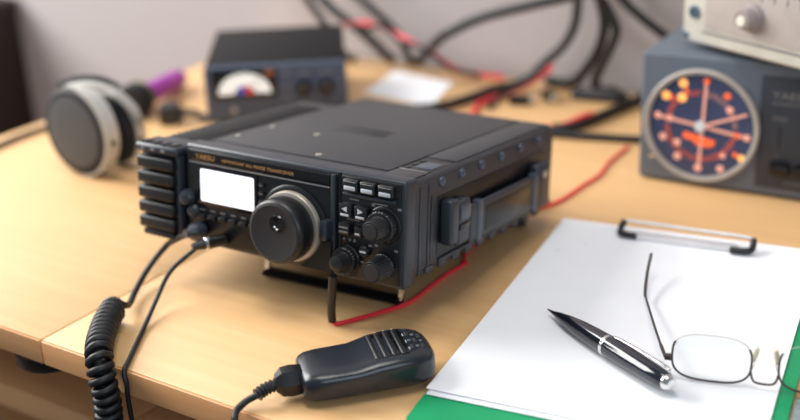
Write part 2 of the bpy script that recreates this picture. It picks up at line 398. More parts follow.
# bail stand: bar rests on the desk
bs = None
def rl(p): return RI @ Vector(p)
bar = [(-.5725, .6425, .0032), (-.4490, .6508, .0032)]
bm = bmesh.new(); add_tube(bm, [rl(p) for p in bar], .003, 8, flat=(.0075, .003, tuple(RI.to_3x3() @ Vector((0, 0, 1)))))
bs = bmlink('bail_stand', bm, 'panel_black', P)
for a in bar:
    top = rl((a[0], a[1]+.008, .036)); top.z = .0065
    bm = bmesh.new(); add_tube(bm, [rl((a[0], a[1], .001)), top], .0026, 10); bmlink('stand_leg', bm, 'chrome', bs)
for x in (.02, .18):
    q = rl((0, 0, 0))
    f_ = RM @ Vector((x, .222, .006))
    bm = bmesh.new(); add_tube(bm, [rl((f_.x, f_.y, .0002)), Vector((x, .222, .007))], [.006, .005], 12); bmlink('rear_foot', bm, 'rubber', P)

# ------------------------------------------------------------------ hand microphone
mic = thing('hand_microphone', 'black handheld microphone with ribbed head lying before the radio', 'microphone', (-.4440, .5012, 0), R(47.5))
def loft(name, material, parent, st, seg=40, n=3.2, zo=0):
    bm = bmesh.new(); rings = []
    for x, w0, w1, zt, zb in st:
        cy, hw, cz, hh = (w1+w0)/2, (w1-w0)/2, (zt+zb)/2, (zt-zb)/2
        ring = []
        for k in range(seg):
            a = 2*pi*k/seg; c, s = cos(a), sin(a)
            ring.append(bm.verts.new((x, cy + hw*abs(c)**(2/n)*(1 if c >= 0 else -1), cz + hh*abs(s)**(2/n)*(1 if s >= 0 else -1))))
        rings.append(ring)
    for a, b in zip(rings, rings[1:]):
        for k in range(seg): bm.faces.new((a[k], a[(k+1) % seg], b[(k+1) % seg], b[k]))
    bm.faces.new(rings[0]); bm.faces.new(rings[-1])
    return bmlink(name, bm, material, parent, 60)
stn = [(.0120, -.0135, .0115, .0175, .0065), (.0126, -.0185, .0150, .0198, .0050), (.0145, -.0215, .0175, .0215, .0040), (.0185, -.0236, .0194, .0228, .0034), (.026, -.0246, .0202, .0235, .003),
       (.038, -.0248, .0204, .0236, .003), (.048, -.0248, .0208, .0237, .003), (.055, -.0248, .0222, .0247, .003), (.062, -.0248, .0236, .0261, .003), (.074, -.0248, .0244, .0272, .003),
       (.084, -.0245, .0242, .0272, .003), (.091, -.0232, .0228, .0266, .0032), (.096, -.0208, .0204, .0254, .0038), (.0995, -.0175, .0168, .0236, .005), (.1018, -.0125, .0115, .0210, .0068), (.1028, -.008, .007, .0185, .0085)]
mb = loft('shell', 'mic_shell', mic, stn, 48, 4.4)
for k in range(4):
    x = .0610+.0058*k; zt = (.0259, .0265, .0270, .0272)[k]
    box('grille_bar', 'rubber', mic, x, x+.0032, -.0170, .0165, zt-.002, zt+.0007, .0010, 3)
    box('grille_slot', 'gloss_black', mic, x+.0033, x+.0057, -.0165, .0160, zt-.002, zt+.0004, .0002)
    lathe('grille_dot', 'satin_silver', mic, [(0, 0), (.0008, 0), (.0006, .0005), (0, .0007)], (x+.0016, .0185, zt-.0004), 'z', 10)
for i in range(3):
    for j in range(3):
        x, y = .0875+.0037*i, -.0095+.0090*j*(1-.12*i)+.0010*i
        z = (.0271, .0266, .0256)[i]
        if (i+j) % 2: lathe('key', 'key_grey', mic, [(0, -.002), (.0016, -.002), (.0015, .0003), (.001, .0006), (0, .0006)], (x, y, z-.0003), 'z', 12)
        else: box('key', 'rubber_face', mic, x-.0012, x+.0012, y-.0028, y+.0028, z-.002, z+.0005, .0006)
for j in range(3): box('key_mark', 'key_white', mic, .0846, .0852, -.0130+.0095*j, -.0100+.0095*j, .0262, .0274)
# strain relief: faceted collar, ridged boot, cord
col_ = lathe('collar', 'panel_black', mic, [(.006, -.0165), (.0100, -.0125), (.0108, -.006), (.0100, .001), (.009, .003)], (.0125, -.003, .0122), 'x', 7)
bm = bmesh.new()
bpts = [Vector((-.0030, -.003, .0115)), Vector((-.0080, -.0040, .0108)), Vector((-.0125, -.0055, .0100)), Vector((-.0165, -.0078, .0088))]
sp = spline(bpts, 7); rr = [(.0046 if (i//2) % 2 == 0 else .0036) for i in range(len(sp))]
add_tube(bm, sp, rr, 14); bmlink('boot', bm, 'rubber', mic, 20)
MI = Matrix.Translation((-.4440, .5012, 0)) @ Matrix.Rotation(R(47.5), 4, 'Z')
s0 = bpts[-1]
cw = [MI @ (s0 + Vector((.004, .002, .0005))), MI @ s0, Vector((-.4545, .4788, .0056)), Vector((-.4560, .4735, .0036)), Vector((-.4550, .4680, .0028)), Vector((-.4515, .4625, .0000)), Vector((-.4495, .460, -.015)), Vector((-.451, .460, -.08)), Vector((-.462, .458, -.17)), Vector((-.495, .454, -.235)), Vector((-.535, .452, -.225)), Vector((-.555, .453, -.19))]
tube('cord', 'cord_black', mic, [MI.inverted() @ p for p in cw], .0024, 10)

# ------------------------------------------------------------------ cords at the radio front
cc = thing('coiled_cord', 'black coiled cord running from the radio front over the desk edge', 'cord', (-.6, .52, 0))
off = Vector((-.6, .52, 0))
plug = RM @ Vector((.0135, -.012, .0135))
path = [plug, Vector((-.6330, .600, .033)), Vector((-.6405, .599, .0265)), Vector((-.6461, .5925, .018)), Vector((-.6462, .5801, .0105)), Vector((-.636, .5583, .0062)), Vector((-.6240, .5405, .0065)), Vector((-.6165, .5290, .0125))]
axis = spline([(-.6225, .5240, .0105), (-.6185, .5170, .0105), (-.6100, .5035, .0105), (-.5973, .4872, .0106), (-.5860, .4750, .0112), (-.5775, .4665, .0080), (-.5720, .4620, -.003), (-.5695, .4610, -.016), (-.5695, .4605, -.0296), (-.5712, .4600, -.0509), (-.573, .46, -.085), (-.571, .459, -.13), (-.563, .455, -.175)], 12)
# resample the axis by length, wind a helix on it
L = [0]
for a, b in zip(axis, axis[1:]): L.append(L[-1] + (b-a).length)
def along(s):
    for i in range(len(L)-1):
        if s <= L[i+1]:
            t = (s-L[i])/(L[i+1]-L[i]); return axis[i].lerp(axis[i+1], t), (axis[i+1]-axis[i]).normalized()
    return axis[-1], (axis[-1]-axis[-2]).normalized()
hel = []; pitch = .0067; turns = L[-1]/pitch; N = int(turns*20)
u = None
for i in range(N):
    s = L[-1]*i/N; c, t = along(s)
    if u is None: u = (Vector((1, 0, 0)) - t*t.x).normalized()
    u = (u - t*u.dot(t)).normalized(); v = t.cross(u)
    a = 2*pi*i/20 + 1.2; hel.append(c + (u*cos(a)+v*sin(a))*.0073)
bm = bmesh.new(); add_tube(bm, [p-off for p in hel], .0029, 8); bmlink('coil', bm, 'cord_black', cc, 60)
lead = spline(path + [hel[0]], 6)
bm = bmesh.new(); add_tube(bm, [p-off for p in lead], .0026, 8); bmlink('lead', bm, 'cord_black', cc, 60)
def dirlathe(name, m, parent, prof, a, b, seg=24, **k):
    d = (Vector(b)-Vector(a)).normalized(); A = d.to_track_quat('Z', 'Y').to_matrix()
    return lathe(name, m, parent, prof, a, A, seg, **k)
pa, pb = RM @ Vector((.0165, -.0012, .0145)) - off, plug - off
dirlathe('plug', 'case_blue', cc, [(.0062, 0), (.0064, .006), (.0058, .010), (.004, .012), (.0034, .016)], pa, pb)

ac = thing('audio_cord', 'thin straight black cord plugged into the radio beside the coiled cord', 'cord', (-.6, .52, 0))
ja = RM @ Vector((.040, -.0012, .0105)); jb = RM @ Vector((.0300, -.020, .0085))
pw = [jb, Vector((-.6052, .5750, .0285)), Vector((-.6085, .5660, .0200)), Vector((-.6056, .5521, .0105)), Vector((-.5935, .5260, .0030)), Vector((-.574, .4943, .0020)), Vector((-.5655, .4810, .0020)), Vector((-.5618, .4748, .0022)), Vector((-.5600, .4714, -.0012)), Vector((-.5580, .4706, -.008)), Vector((-.5590, .4708, -.0208)), Vector((-.5615, .4740, -.0472)), Vector((-.563, .480, -.075)), Vector((-.565, .486, -.14)), Vector((-.570, .482, -.30)), Vector((-.57, .46, -.55)), Vector((-.55, .44, -.70)), Vector((-.50, .42, -.7375)), Vector((-.44, .41, -.7378))]
tube('lead', 'cord_black', ac, [p-off for p in pw], .0018, 8)
jk = dirlathe('plug', 'gloss_black', ac, [(.0035, 0), (.0048, .001), (.0048, .0145), (.0044, .0150)], ja-off, jb-off)
d_ = (jb-ja).normalized()
dirlathe('plug_ring', 'chrome', jk, [(.0046, 0), (.0050, .0006), (.0050, .0022), (.0044, .0028)], ja-off+d_*.0150, jb-off)
dirlathe('plug_boot', 'rubber', jk, [(.0042, 0), (.0036, .005), (.0024, .0100)], ja-off+d_*.0178, jb-off)

rw = thing('red_wire', 'thin red wire with a black sleeve hanging below the radio knobs', 'wire', (-.47, .6, 0))
ro = Vector((-.47, .6, 0))
wp = [(-.4745, .5990, .0035), (-.4725, .5985, .0017), (-.469, .6005, .0015), (-.461, .614, .0015), (-.4505, .6335, .0015), (-.4425, .653, .0015), (-.4425, .681, .0015), (-.443, .709, .0015), (-.441, .731, .0016), (-.450, .752, .0016), (-.458, .800, .0016), (-.448, .850, .0016), (-.433, .885, .0016), (-.430, .933, .0016), (-.428, .965, .0015), (-.434, 1.0, .0015), (-.436, 1.052, .0015)]
tube('lead', 'red_wire', rw, [Vector(p)-ro for p in wp], .0017, 8)
bm = bmesh.new(); add_tube(bm, [Vector(p)-ro for p in spline([(-.4670, .5935, .044), (-.4695, .5945, .030), (-.4730, .5965, .014), (-.4745, .5985, .0032)], 4)], .0031, 10); bmlink('sleeve', bm, 'rubber', rw, 60)
lathe('wire_knot', 'red_wire', rw, [(0, 0), (.0032, .001), (.0034, .0026), (0, .0042)], Vector((-.441, .733, 0))-ro, 'z', 12)

# ------------------------------------------------------------------ clipboard, sheets, clip
BR = R(8.9); BO = (-.407, .8429, 0)
cb = thing('clipboard', 'green clipboard holding white sheets under a chrome wire clip', 'clipboard', BO, BR)
def rr_outline(x0, x1, y0, y1, r, n=6):
    o = []
    for cx, cy, a0 in ((x1-r, y1-r, 0), (x0+r, y1-r, 90), (x0+r, y0+r, 180), (x1-r, y0+r, 270)):
        o += [(cx+r*cos(R(a0+90*k/n)), cy+r*sin(R(a0+90*k/n))) for k in range(n+1)]
    return o
prism('board', 'board_green', cb, rr_outline(-.0005, .2195, -.335, .007, .006), .0002, .0030, None, .0006)
CT = Matrix.Translation((0, 0, 0))
box('clip_plate', 'clip_white', cb, .066, .148, -.019, -.004, .0046, .0056, .0004)
bm = bmesh.new(); add_tube(bm, spline([(.0600, -.0130, .0055), (.0588, -.007, .008), (.0592, .0000, .0125), (.0620, .0015, .0135)], 5) + [Vector((.08, .0010, .0138)), Vector((.12, -.0005, .0138)), Vector((.155, -.0015, .0138))] + spline([(.1640, -.0025, .0135), (.1662, -.0035, .0125), (.1660, -.0095, .008), (.1648, -.015, .0055)], 5), .0013, 10)
bmesh.ops.translate(bm, vec=(-.005, -.005, 0), verts=bm.verts); cl = bmlink('clip_wire', bm, 'clip_white', cb, 60)
def sleeve(pts): bm = bmesh.new(); add_tube(bm, spline([Vector(p)+Vector((-.005, -.005, 0)) for p in pts], 5), .0027, 12); bmlink('rubber_tip', bm, 'rubber', cl, 60)
sleeve([(.0597, .0005, .0130), (.0588, -.006, .0092), (.0600, -.0120, .0078), (.0650, -.0135, .0076), (.0735, -.0140, .0076)])
sleeve([(.1658, -.0030, .0130), (.1664, -.0090, .0092), (.1650, -.0145, .0078), (.1590, -.0165, .0076), (.1500, -.0165, .0076)])
def sheet(label, m, x0, x1, y0, y1, z, rot, curl):
    o = thing('paper_sheet', label, 'paper', (BO[0], BO[1], 0), BR+R(rot))
    bm = bmesh.new(); nx, ny = 8, 12; g = {}
    for i in range(nx+1):
        for j in range(ny+1):
            x = x0+(x1-x0)*i/nx; y = y0+(y1-y0)*j/ny
            g[i, j] = bm.verts.new((x, y, z + curl*((1-j/ny)**3)*(1-i/nx)**2))
    fs = [bm.faces.new((g[i, j], g[i+1, j], g[i+1, j+1], g[i, j+1])) for i in range(nx) for j in range(ny)]
    r = bmesh.ops.extrude_face_region(bm, geom=fs)
    bmesh.ops.translate(bm, vec=(0, 0, .00025), verts=[v for v in r['geom'] if isinstance(v, bmesh.types.BMVert)])
    s = bmlink('sheet', bm, m, o); return o
s2 = sheet('white sheet lying under the top sheet, a sliver of it showing at the lower edge', 'paper_under', .001, .209, -.302, .004, .0033, .0, .0006)
s1 = sheet('topmost white sheet on the clipboard, pen and spectacles lying on it', 'paper_white', -.001, .210, -.297, .006, .0038, 0, .0012)
for x, y, l in ((.178, -.040, .007), (.012, -.060, .004), (.030, -.042, .003), (.194, -.014, .004)):
    box('pencil_mark', 'pencil', s1, x, x+l, y, y+.0008, .00400, .00410)

# ------------------------------------------------------------------ pen
pa, pb = Vector((-.3390, .6790, .0096)), Vector((-.2210, .6165, .0140))
dv = pb-pa; plen = dv.length
pen = thing('ballpoint_pen', 'dark blue ballpoint pen with silver ring and clip on the white sheet', 'pen', tuple(pa))
q = dv.to_track_quat('Z', 'X'); pen.rotation_mode = 'QUATERNION'; pen.rotation_quaternion = q
s = plen
lathe('barrel', 'pen_blue', pen, [(.0016, .012*s/.13), (.0036, .03*s), (.0022, .012)] and [(.0019, .009), (.0033, .015), (.0053, .028), (.0066, .042), (.0073, .058), (.0075, s*.51)], (0, 0, 0), 'z', 32)
lathe('cap_barrel', 'pen_blue', pen, [(.0075, s*.51+.003), (.0076, s*.6), (.0074, s*.72), (.0068, s*.86), (.0060, s*.955), (.0054, s*.965)], (0, 0, 0), 'z', 32)
lathe('tip', 'gloss_black', pen, [(0, 0), (.0006, .0002), (.0009, .004), (.0017, .009)], (0, 0, 0), 'z', 20)
lathe('ring', 'chrome', pen, [(.0074, s*.51), (.0079, s*.51+.0004), (.0079, s*.51+.0026), (.0074, s*.51+.003)], (0, 0, 0), 'z', 32)
lathe('end_cap', 'chrome', pen, [(.0054, s*.965), (.0055, s*.972), (.0048, s*.985), (.0034, s), (0, s+.0006)], (0, 0, 0), 'z', 24)
# clip lies along the upper side (rotated round the barrel)
up = q.inverted() @ Vector((0.18, .2, 1)); up.z = 0; up.normalize()
bm = bmesh.new(); cpts = [up*.0062+Vector((0, 0, s*.965)), up*.0090+Vector((0, 0, s*.95)), up*.0094+Vector((0, 0, s*.80)), up*.0092+Vector((0, 0, s*.65)), up*.0086+Vector((0, 0, s*.56))]
add_tube(bm, spline(cpts, 5), .001, 10, flat=(.0013, .0006, tuple(up))); bmlink('clip', bm, 'chrome', pen, 60)

# ------------------------------------------------------------------ spectacles, upside down on their brow line
gl = thing('spectacles', 'thin wire spectacles resting upside down on the white sheet', 'spectacles', (-.2330, .6385, .0042), R(14.5))
lz = .0016
def lens_outline(x0, w, h):
    o = []
    for k in range(40):
        a = 2*pi*k/40; c, s_ = cos(a), sin(a)
        n = 3.0
        o.append((x0+w/2+w/2*abs(c)**(2/n)*(1 if c >= 0 else -1), lz+h/2+h/2*abs(s_)**(2/n)*(1 if s_ >= 0 else -1)))
    return o
LW, LH, GAP = .0495, .0315, .0165
tilt = Matrix.Rotation(R(90), 4, 'X')
def lensP(x, z): return Vector((x, (z-lz)*.10, z))
for i, x0 in enumerate((.003, .003+LW+GAP)):
    ol = lens_outline(x0, LW, LH)
    bm = bmesh.new()
    a = [bm.verts.new(lensP(*p)+Vector((0, -.0005, 0))) for p in ol]; b_ = [bm.verts.new(lensP(*p)+Vector((0, .0005, 0))) for p in ol]
    bm.faces.new(a); bm.faces.new(b_[::-1])
    for k in range(40): bm.faces.new((a[k], b_[k], b_[(k+1) % 40], a[(k+1) % 40]))
    ln = bmlink('lens', bm, 'lens_glass', gl)
    low = [lensP(*ol[k % 40]) for k in range(17, 44)]
    bm = bmesh.new(); add_tube(bm, low, .00075, 8); bmlink('brow_rim', bm, 'wire_frame', gl, 60)
    top = [lensP(*ol[k]) for k in range(3, 18)]
    bm = bmesh.new(); add_tube(bm, top, .0003, 6); bmlink('lens_edge', bm, 'satin_silver', ln, 60)
xb = .003+LW
tube('bridge', 'wire_frame', gl, [lensP(xb-.0004, .012), lensP(xb+.002, .0055), lensP(xb+GAP/2, .0042), lensP(xb+GAP-.002, .0055), lensP(xb+GAP+.0004, .012)], .0008, 8)
for sx, xx in ((1, xb+.0005), (-1, xb+GAP-.0005)):
    pd = lathe('nose_pad', 'nose_pad', gl, [(0, -.0062), (.0015, -.0048), (.0019, 0), (.0015, .0048), (0, .0062)], lensP(xx+sx*.0012, .0205)+Vector((0, .0062, 0)), Matrix.Rotation(R(12*sx), 3, 'Y'), 14)
    tube('pad_arm', 'satin_silver', pd, [lensP(xx, .0135), lensP(xx+sx*.0012, .0155)+Vector((0, .004, 0)), lensP(xx+sx*.0012, .0190)+Vector((0, .0055, 0))], .0004, 6)
xr = .003+2*LW+GAP
Gi = (Matrix.Translation((-.2330, .6385, .0042)) @ Matrix.Rotation(R(14.5), 4, 'Z')).inverted()
for sd in (0, 1):
    hx = .0028 if sd == 0 else xr+.0002
    hinge = box('hinge', 'wire_frame', gl, hx-.0045 if sd == 0 else hx, hx if sd == 0 else hx+.0045, -.0002, .004, .0130, .0165, .0006)
    wpt = [(-.2348, .6400, .0190), (-.2469, .6600, .0180), (-.2646, .6917, .0150), (-.2820, .7245, .0108), (-.2872, .7344, .0105), (-.2952, .7573, .0150), (-.3010, .7790, .0215)]
    pts = [Gi @ Vector(p) for p in wpt]
    if sd: pts = [Vector((xr+.0030-(p.x), p.y, p.z)) for p in pts]
    rad = [.0009]*31 + [.0013]*18
    sp = spline(pts, 6); rad = [.00125 if i < 5 else (.0009 if i < len(sp)-15 else .0012) for i in range(len(sp))]
    bm = bmesh.new(); add_tube(bm, sp, rad, 8); bmlink('temple', bm, 'wire_frame', gl, 60)

# grey cloth pad beside the clipboard
gp = thing('cloth_pad', 'small speckled grey cloth pad lying beside the clipboard edge', 'pad', BO, BR)
prism('pad', 'pad_cloth', gp, rr_outline(.2222, .315, -.345, -.222, .008), .0002, .006, None, .002)
bm = bmesh.new(); add_tube(bm, [Vector((x, y, .0032)) for x, y in rr_outline(.2220, .3152, -.3452, -.2218, .008)], .0012, 6, closed=True); bmlink('hem', bm, 'inst_dark', gp, 60)

# ------------------------------------------------------------------ rotator controller with round lit dial
ro_ = thing('rotator_controller', 'grey antenna rotator control box with round orange lit compass dial', 'control box', (-.394, .978, 0), .0455)
bd = box('case', 'rot_case', ro_, -.001, .205, .006, .175, .0015, .1245, .006, 3)
box('front_plate', 'rot_case', ro_, -.001, .204, 0, .010, .0015, .1240, .004, 3)
for x in (.02, .185):
    for y in (.02, .155): lathe('foot', 'rubber', ro_, [(0, 0), (.008, 0), (.0075, .0025), (0, .0025)], (x, y, 0), 'z', 16)
pn = box('side_panel', 'rot_panel', ro_, .1082, .200, -.0012, .004, .0100, .1130, .0015)
dc = (.0570, -.0002, .0595); DR = .0515
lathe('dial_ring', 'rot_ring', ro_, [(DR+.0015, 0), (DR+.0015, .0024), (DR, .0040), (DR-.0030, .0032), (DR-.0036, .0004)], dc, '-y', 72)
fc = lathe('dial_face', 'dial_navy', ro_, [(0, 0), (DR-.0034, 0), (DR-.0034, .0009), (0, .0009)], dc, '-y', 64)
RD = DR-.0036
def dxz(u, v): return dc[0]+u*RD, dc[2]+v*RD
def stroke(u0, v0, u1, v1, wd, m, name='dial_stroke', d=.0012):
    x0, z0 = dxz(u0, v0); x1, z1 = dxz(u1, v1); l = math.hypot(x1-x0, z1-z0); a = math.atan2(z1-z0, x1-x0)
    Mx = Matrix.Translation((x0, dc[1]-d, z0)) @ Matrix.Rotation(-a, 4, 'Y')
    return box(name, m, fc, 0, l, -.0003, .0003, -wd/2, wd/2, 0, 1, Mx)
stroke(.07, .93, 0, -.9, .0026, 'dial_rose'); stroke(-.88, .12, .9, -.12, .0026, 'dial_rose')
for k in range(72):
    a = 2*pi*k/72
    if k % 18 == 0: continue
    r0, r1 = (.60, .70) if k % 6 else (.58, .72)
    stroke(r0*cos(a), r0*sin(a), r1*cos(a), r1*sin(a), .0005, 'dial_rose' if 0 < k < 18 else 'dial_orange', 'dial_tick')
for u, v, r, m in ((-.37, .80, .0052, 'dial_amber'), (-.69, .53, .0052, 'dial_amber'), (-.38, .52, .0054, 'dial_amber'), (-.58, .50, .0030, 'dial_orange'), (-.30, .66, .0028, 'dial_orange'), (.47, .64, .0040, 'dial_orange'),
                   (.53, .38, .0042, 'dial_rose'), (-.84, .12, .0042, 'dial_rose'), (-.60, .085, .0040, 'dial_rose'), (.70, -.10, .0034, 'dial_orange'), (.88, -.12, .0040, 'dial_rose'), (-.72, -.30, .0042, 'dial_rose'),
                   (-.44, -.38, .0042, 'dial_rose'), (-.42, -.66, .0044, 'dial_rose'), (-.01, -.84, .0044, 'dial_rose'), (.42, -.80, .0042, 'dial_rose'), (.45, -.53, .0034, 'dial_rose'), (.80, -.53, .0040, 'dial_amber'), (.07, .88, .0036, 'dial_orange'), (.68, -.48, .0030, 'dial_orange')):
    x, z = dxz(u, v); lathe('dial_figure', m, fc, [(0, .0009), (r*.82, .0009), (r*.72, .0015), (0, .0016)], (x, dc[1], z), '-y', 14)
stroke(-.32, -.20, .28, -.32, .0060, 'dial_orange', 'dial_band'); stroke(-.1, -.34, .2, -.38, .0025, 'dial_orange', 'dial_band')
stroke(0, 0, .86, .34, .0024, 'dial_rose', 'needle', .0030)
lathe('needle_hub', 'white_print', fc, [(0, .001), (.0050, .001), (.0048, .0040), (0, .0048)], (dc[0], dc[1], dc[2]), '-y', 24)
lathe('bezel_glint', 'chrome', ro_, [(0, 0), (.0030, 0), (.0028, .0030), (0, .0042)], (dc[0]-.0430, dc[1]-.0015, dc[2]-.0320), '-y', 14)  # chrome stud shaped to imitate a bright glint on the dial ring
text('name_text', 'YAESU', .0095, 'grey_label', pn, (.1185, -.0014, .0930), sx=1.2)
text('name_text', 'ANTENNA ROTATOR', .0042, 'grey_label', pn, (.1190, -.0014, .0875))
text('name_text', 'SPEED', .0050, 'grey_label', pn, (.1200, -.0014, .0735))
box('slot', 'gloss_black', pn, .1265, .1275, -.0016, -.001, .047, .068)
for x in (.1215, .1430, .1650):
    b = box('rocker_key', 'gloss_black', pn, x, x+.0170, -.0070, 0, .0235, .0360, .0020)
for x in (.127, .149): text('key_text', 'LR'[x > .14], .0050, 'grey_label', pn, (x-.0012, -.0014, .0395))
text('key_text', 'POWER', .0050, 'grey_label', pn, (.1340, -.0014, .0150))

# ------------------------------------------------------------------ beige instrument on top of it
ins = thing('test_instrument', 'beige metal test instrument resting on top of the grey control box', 'instrument', (-.366, 1.007, .1245), R(-25))
box('case', 'inst_beige', ins, 0, .21, .004, .135, .0065, .125, .004, 3)
for x in (.03, .19):
    for y in (.03, .12): lathe('foot', 'rubber', ins, [(0, 0), (.006, 0), (.006, .007), (0, .007)], (x, y, 0), 'z', 14)
fr = box('front_frame', 'inst_beige', ins, 0, .21, -.004, .006, .0065, .125, .003, 3)
pl_ = box('front_plate', 'inst_panel', ins, .028, .205, -.0055, 0, .0220, .118, .001)
box('groove', 'inst_dark', ins, .025, .206, -.0045, 0, .0170, .0192, .0003)
lathe('screw', 'inst_blue', ins, [(0, 0), (.0034, 0), (.003, .0012), (0, .0016)], (.0052, -.004, .0120), '-y', 16)
lathe('jack', 'inst_blue', ins, [(0, 0), (.0058, 0), (.0056, .0020), (.003, .0024), (.0028, .0010), (0, .001)], (.0150, -.004, .0345), '-y', 24)
kn = lathe('selector_knob', 'inst_knob', ins, [(.0125, 0), (.0125, .003), (.0095, .004), (.009, .0110), (.0078, .0125), (0, .0125)], (.082, -.0055, .0410), '-y', 36, knurl=.0005, kn=18, kr=(2, 3))
lathe('knob_cap', 'inst_cap', kn, [(0, .0120), (.0046, .0122), (.0042, .0138), (0, .0142)], (.082, -.0055, .0400), '-y', 20)
for k in range(12):
    x = .037+.0135*k; hgt = .001+.002*(k % 3)
    box('scale_mark', 'inst_ink', pl_, x, x+.0010, -.0058, -.005, .0560, .0610+hgt)
    if k % 2: box('scale_mark', 'inst_ink', pl_, x-.003, x+.003, -.0058, -.005, .0640, .0662)
box('meter_window', 'paper_white', pl_, .036, .196, -.0062, -.003, .068, .112, .001)

# ------------------------------------------------------------------ power meter box
pm = thing('power_meter', 'low black power meter box with glowing white fan dial behind the radio', 'meter', (-.8760, .9110, 0), R(36.9))
box('case', 'meter_black', pm, .0005, .1555, .004, .168, .006, .0700, .002)
fp = box('front_plate', 'meter_front', pm, -.001, .156, -.003, .006, .0055, .0690, .003, 3)
for x in (.015, .138):
    for y in (.015, .15): lathe('foot', 'rubber', pm, [(0, 0), (.006, 0), (.006, .0065), (0, .0065)], (x, y, 0), 'z', 14)
mw = box('meter_window', 'gloss_black', pm, .0075, .0790, -.0042, 0, .0320, .0655, .001)
mc = (.0430, .0385)
fan = [(mc[0]+.0290*cos(R(a)), mc[1]+.0225*sin(R(a))) for a in range(-2, 183, 8)] + [(mc[0]+.0110*cos(R(a)), mc[1]+.0090*sin(R(a))) for a in range(182, -3, -12)]
prism('meter_scale', 'meter_white', mw, fan, -.0005, .0005, Matrix.Translation((0, -.0046, 0)) @ Matrix.Rotation(pi/2, 4, 'X'))
for s_, m_ in ((-1, 'meter_blue'), (1, 'meter_red')):
    pts = [(mc[0]+s_*.0004, mc[1]-.001)] + [(mc[0]+s_*(.0004+.0090*cos(R(a))), mc[1]-.001+.0100*sin(R(a))) for a in range(0, 91, 15)]
    if s_ < 0: pts = pts[::-1]
    prism('scale_sector', m_, mw, pts, -.0005, .0005, Matrix.Translation((0, -.0048, 0)) @ Matrix.Rotation(pi/2, 4, 'X'))
box('scale_sector', 'meter_amber', mw, .0660, .0765, -.0050, -.004, .0565, .0630, .0005)
tube('needle', 'gloss_black', mw, [(mc[0], -.0056, mc[1]), (mc[0]+.018, -.0056, mc[1]+.017)], .0004, 6, 1)
for x in (.1090, .1334):
    k_ = lathe('knob', 'gloss_black', pm, [(.0085, 0), (.0085, .006), (.0070, .011), (0, .0115)], (x, -.003, .0410), '-y', 32, knurl=.0004, kn=16, kr=(0, 1))
    box('knob_pointer', 'white_print', k_, x-.0004, x+.0004, -.0150, -.0142, .042, .047)
    box('print_mark', 'grey_label', fp, x-.007, x+.007, -.0034, -.002, .0560, .0580)
for z in (.030, .042, .056): box('print_mark', 'grey_label', fp, .0860, .0930, -.0034, -.002, z, z+.002)
lathe('button', 'inst_panel', pm, [(0, 0), (.0032, 0), (.003, .003), (0, .0036)], (.0290, -.003, .0195), '-y', 16)

# ------------------------------------------------------------------ headphones
hp = thing('headphones', 'grey over-ear headphones with pale silver yokes standing on the desk', 'headphones', (-.887, .748, 0), R(-2))
for sd in (0, 1):
    y0, s_ = (-.012, 1) if sd == 0 else (.034, -1)
    q_ = 1 if sd == 0 else .80                               # the far cup is tucked in, a little lower
    A = AX['-y'] if sd == 0 else AX['y']
    c = (0, y0, .0470) if sd == 0 else (.006, y0, .0385)
    def sc(pr): return [(a_*q_, h_) for a_, h_ in pr]
    cup = lathe('ear_cup', 'pad_black', hp, sc([(.0415, -.012), (.0445, -.010), (.0448, .000), (.0430, .005), (.0415, .006)]), c, A, 48)
    lathe('cup_face', 'cup_grey', cup, sc([(0, .0085), (.020, .0080), (.034, .0066), (.0408, .0050), (.0425, .0030), (.0425, .001)]), c, A, 48)
    lathe('cup_rim', 'cup_grey', cup, sc([(.0410, .0048), (.0424, .0056), (.0440, .0046), (.0446, .0026)]), c, A, 48)
    lathe('ear_pad', 'pad_black', hp, sc([(.016, -.014), (.022, -.017), (.034, -.018), (.0400, -.017), (.0415, -.014), (.0410, -.011)]), c, A, 40)
    # flat silver fork round the cup, facing outwards
    bm = bmesh.new(); prof = []; a0, a1 = (112, -88) if sd == 0 else (110, -40); hw = .0085 if sd == 0 else .0050
    for k in range(33):
        a = R(a0-(a0-a1)*k/32); n_ = Vector((cos(a), 0, sin(a))); p_ = Vector((c[0], y0+.0035*s_, c[2]))
        tp = min(1, .35+k/12)
        prof.append([bm.verts.new(p_+n_*r_*q_+Vector((0, yy*tp, 0))) for r_, yy in ((.0449, -hw), (.0468, -hw), (.0468, hw), (.0449, hw))])
    for a_, b_ in zip(prof, prof[1:]):
        for k in range(4): bm.faces.new((a_[k], a_[(k+1) % 4], b_[(k+1) % 4], b_[k]))
    bm.faces.new(prof[0]); bm.faces.new(prof[-1][::-1])
    ykk = bmlink('yoke', bm, 'cup_silver', hp)
    lathe('yoke_pivot', 'gloss_black', ykk, [(0, 0), (.0032, 0), (.003, .001), (0, .0014)], (c[0]+.0462*q_, y0+.0035*s_, c[2]-.006), 'x', 14)
# slim bow over the top, from the near fork to the far cup
tube('headband', 'cup_silver', hp, [(-.002, -.014, .0938), (.012, .004, .0935), (.030, .018, .0845), (.044, .028, .0650), (.0445, .034, .0440)], .003, 12, 8, flat=(.0050, .0015, (.5, .3, 1)))
tube('headband_pad', 'pad_black', hp, [(-.024, -.008, .0905), (-.010, .004, .0950), (.008, .018, .0930), (.022, .028, .0840)], .004, 12, 8, flat=(.0085, .0030, (0, 0, 1)))
hc = [(-.0445, -.004, .030), (-.062, .010, .008), (-.085, .045, .0025), (-.130, .085, .0022)]
Hi = (Matrix.Translation((-.887, .748, 0)) @ Matrix.Rotation(R(-2), 4, 'Z')).inverted()
tube('cord', 'cord_black', hp, [(-.0300, -.004, .018), (-.040, .004, .008)] + [Hi @ Vector(p) for p in ((-.950, .785, .0032), (-1.00, .818, .0032), (-1.036, .822, .0032), (-1.043, .800, .0032), (-1.040, .755, .0032), (-1.030, .70, .0032))], .0030, 8)

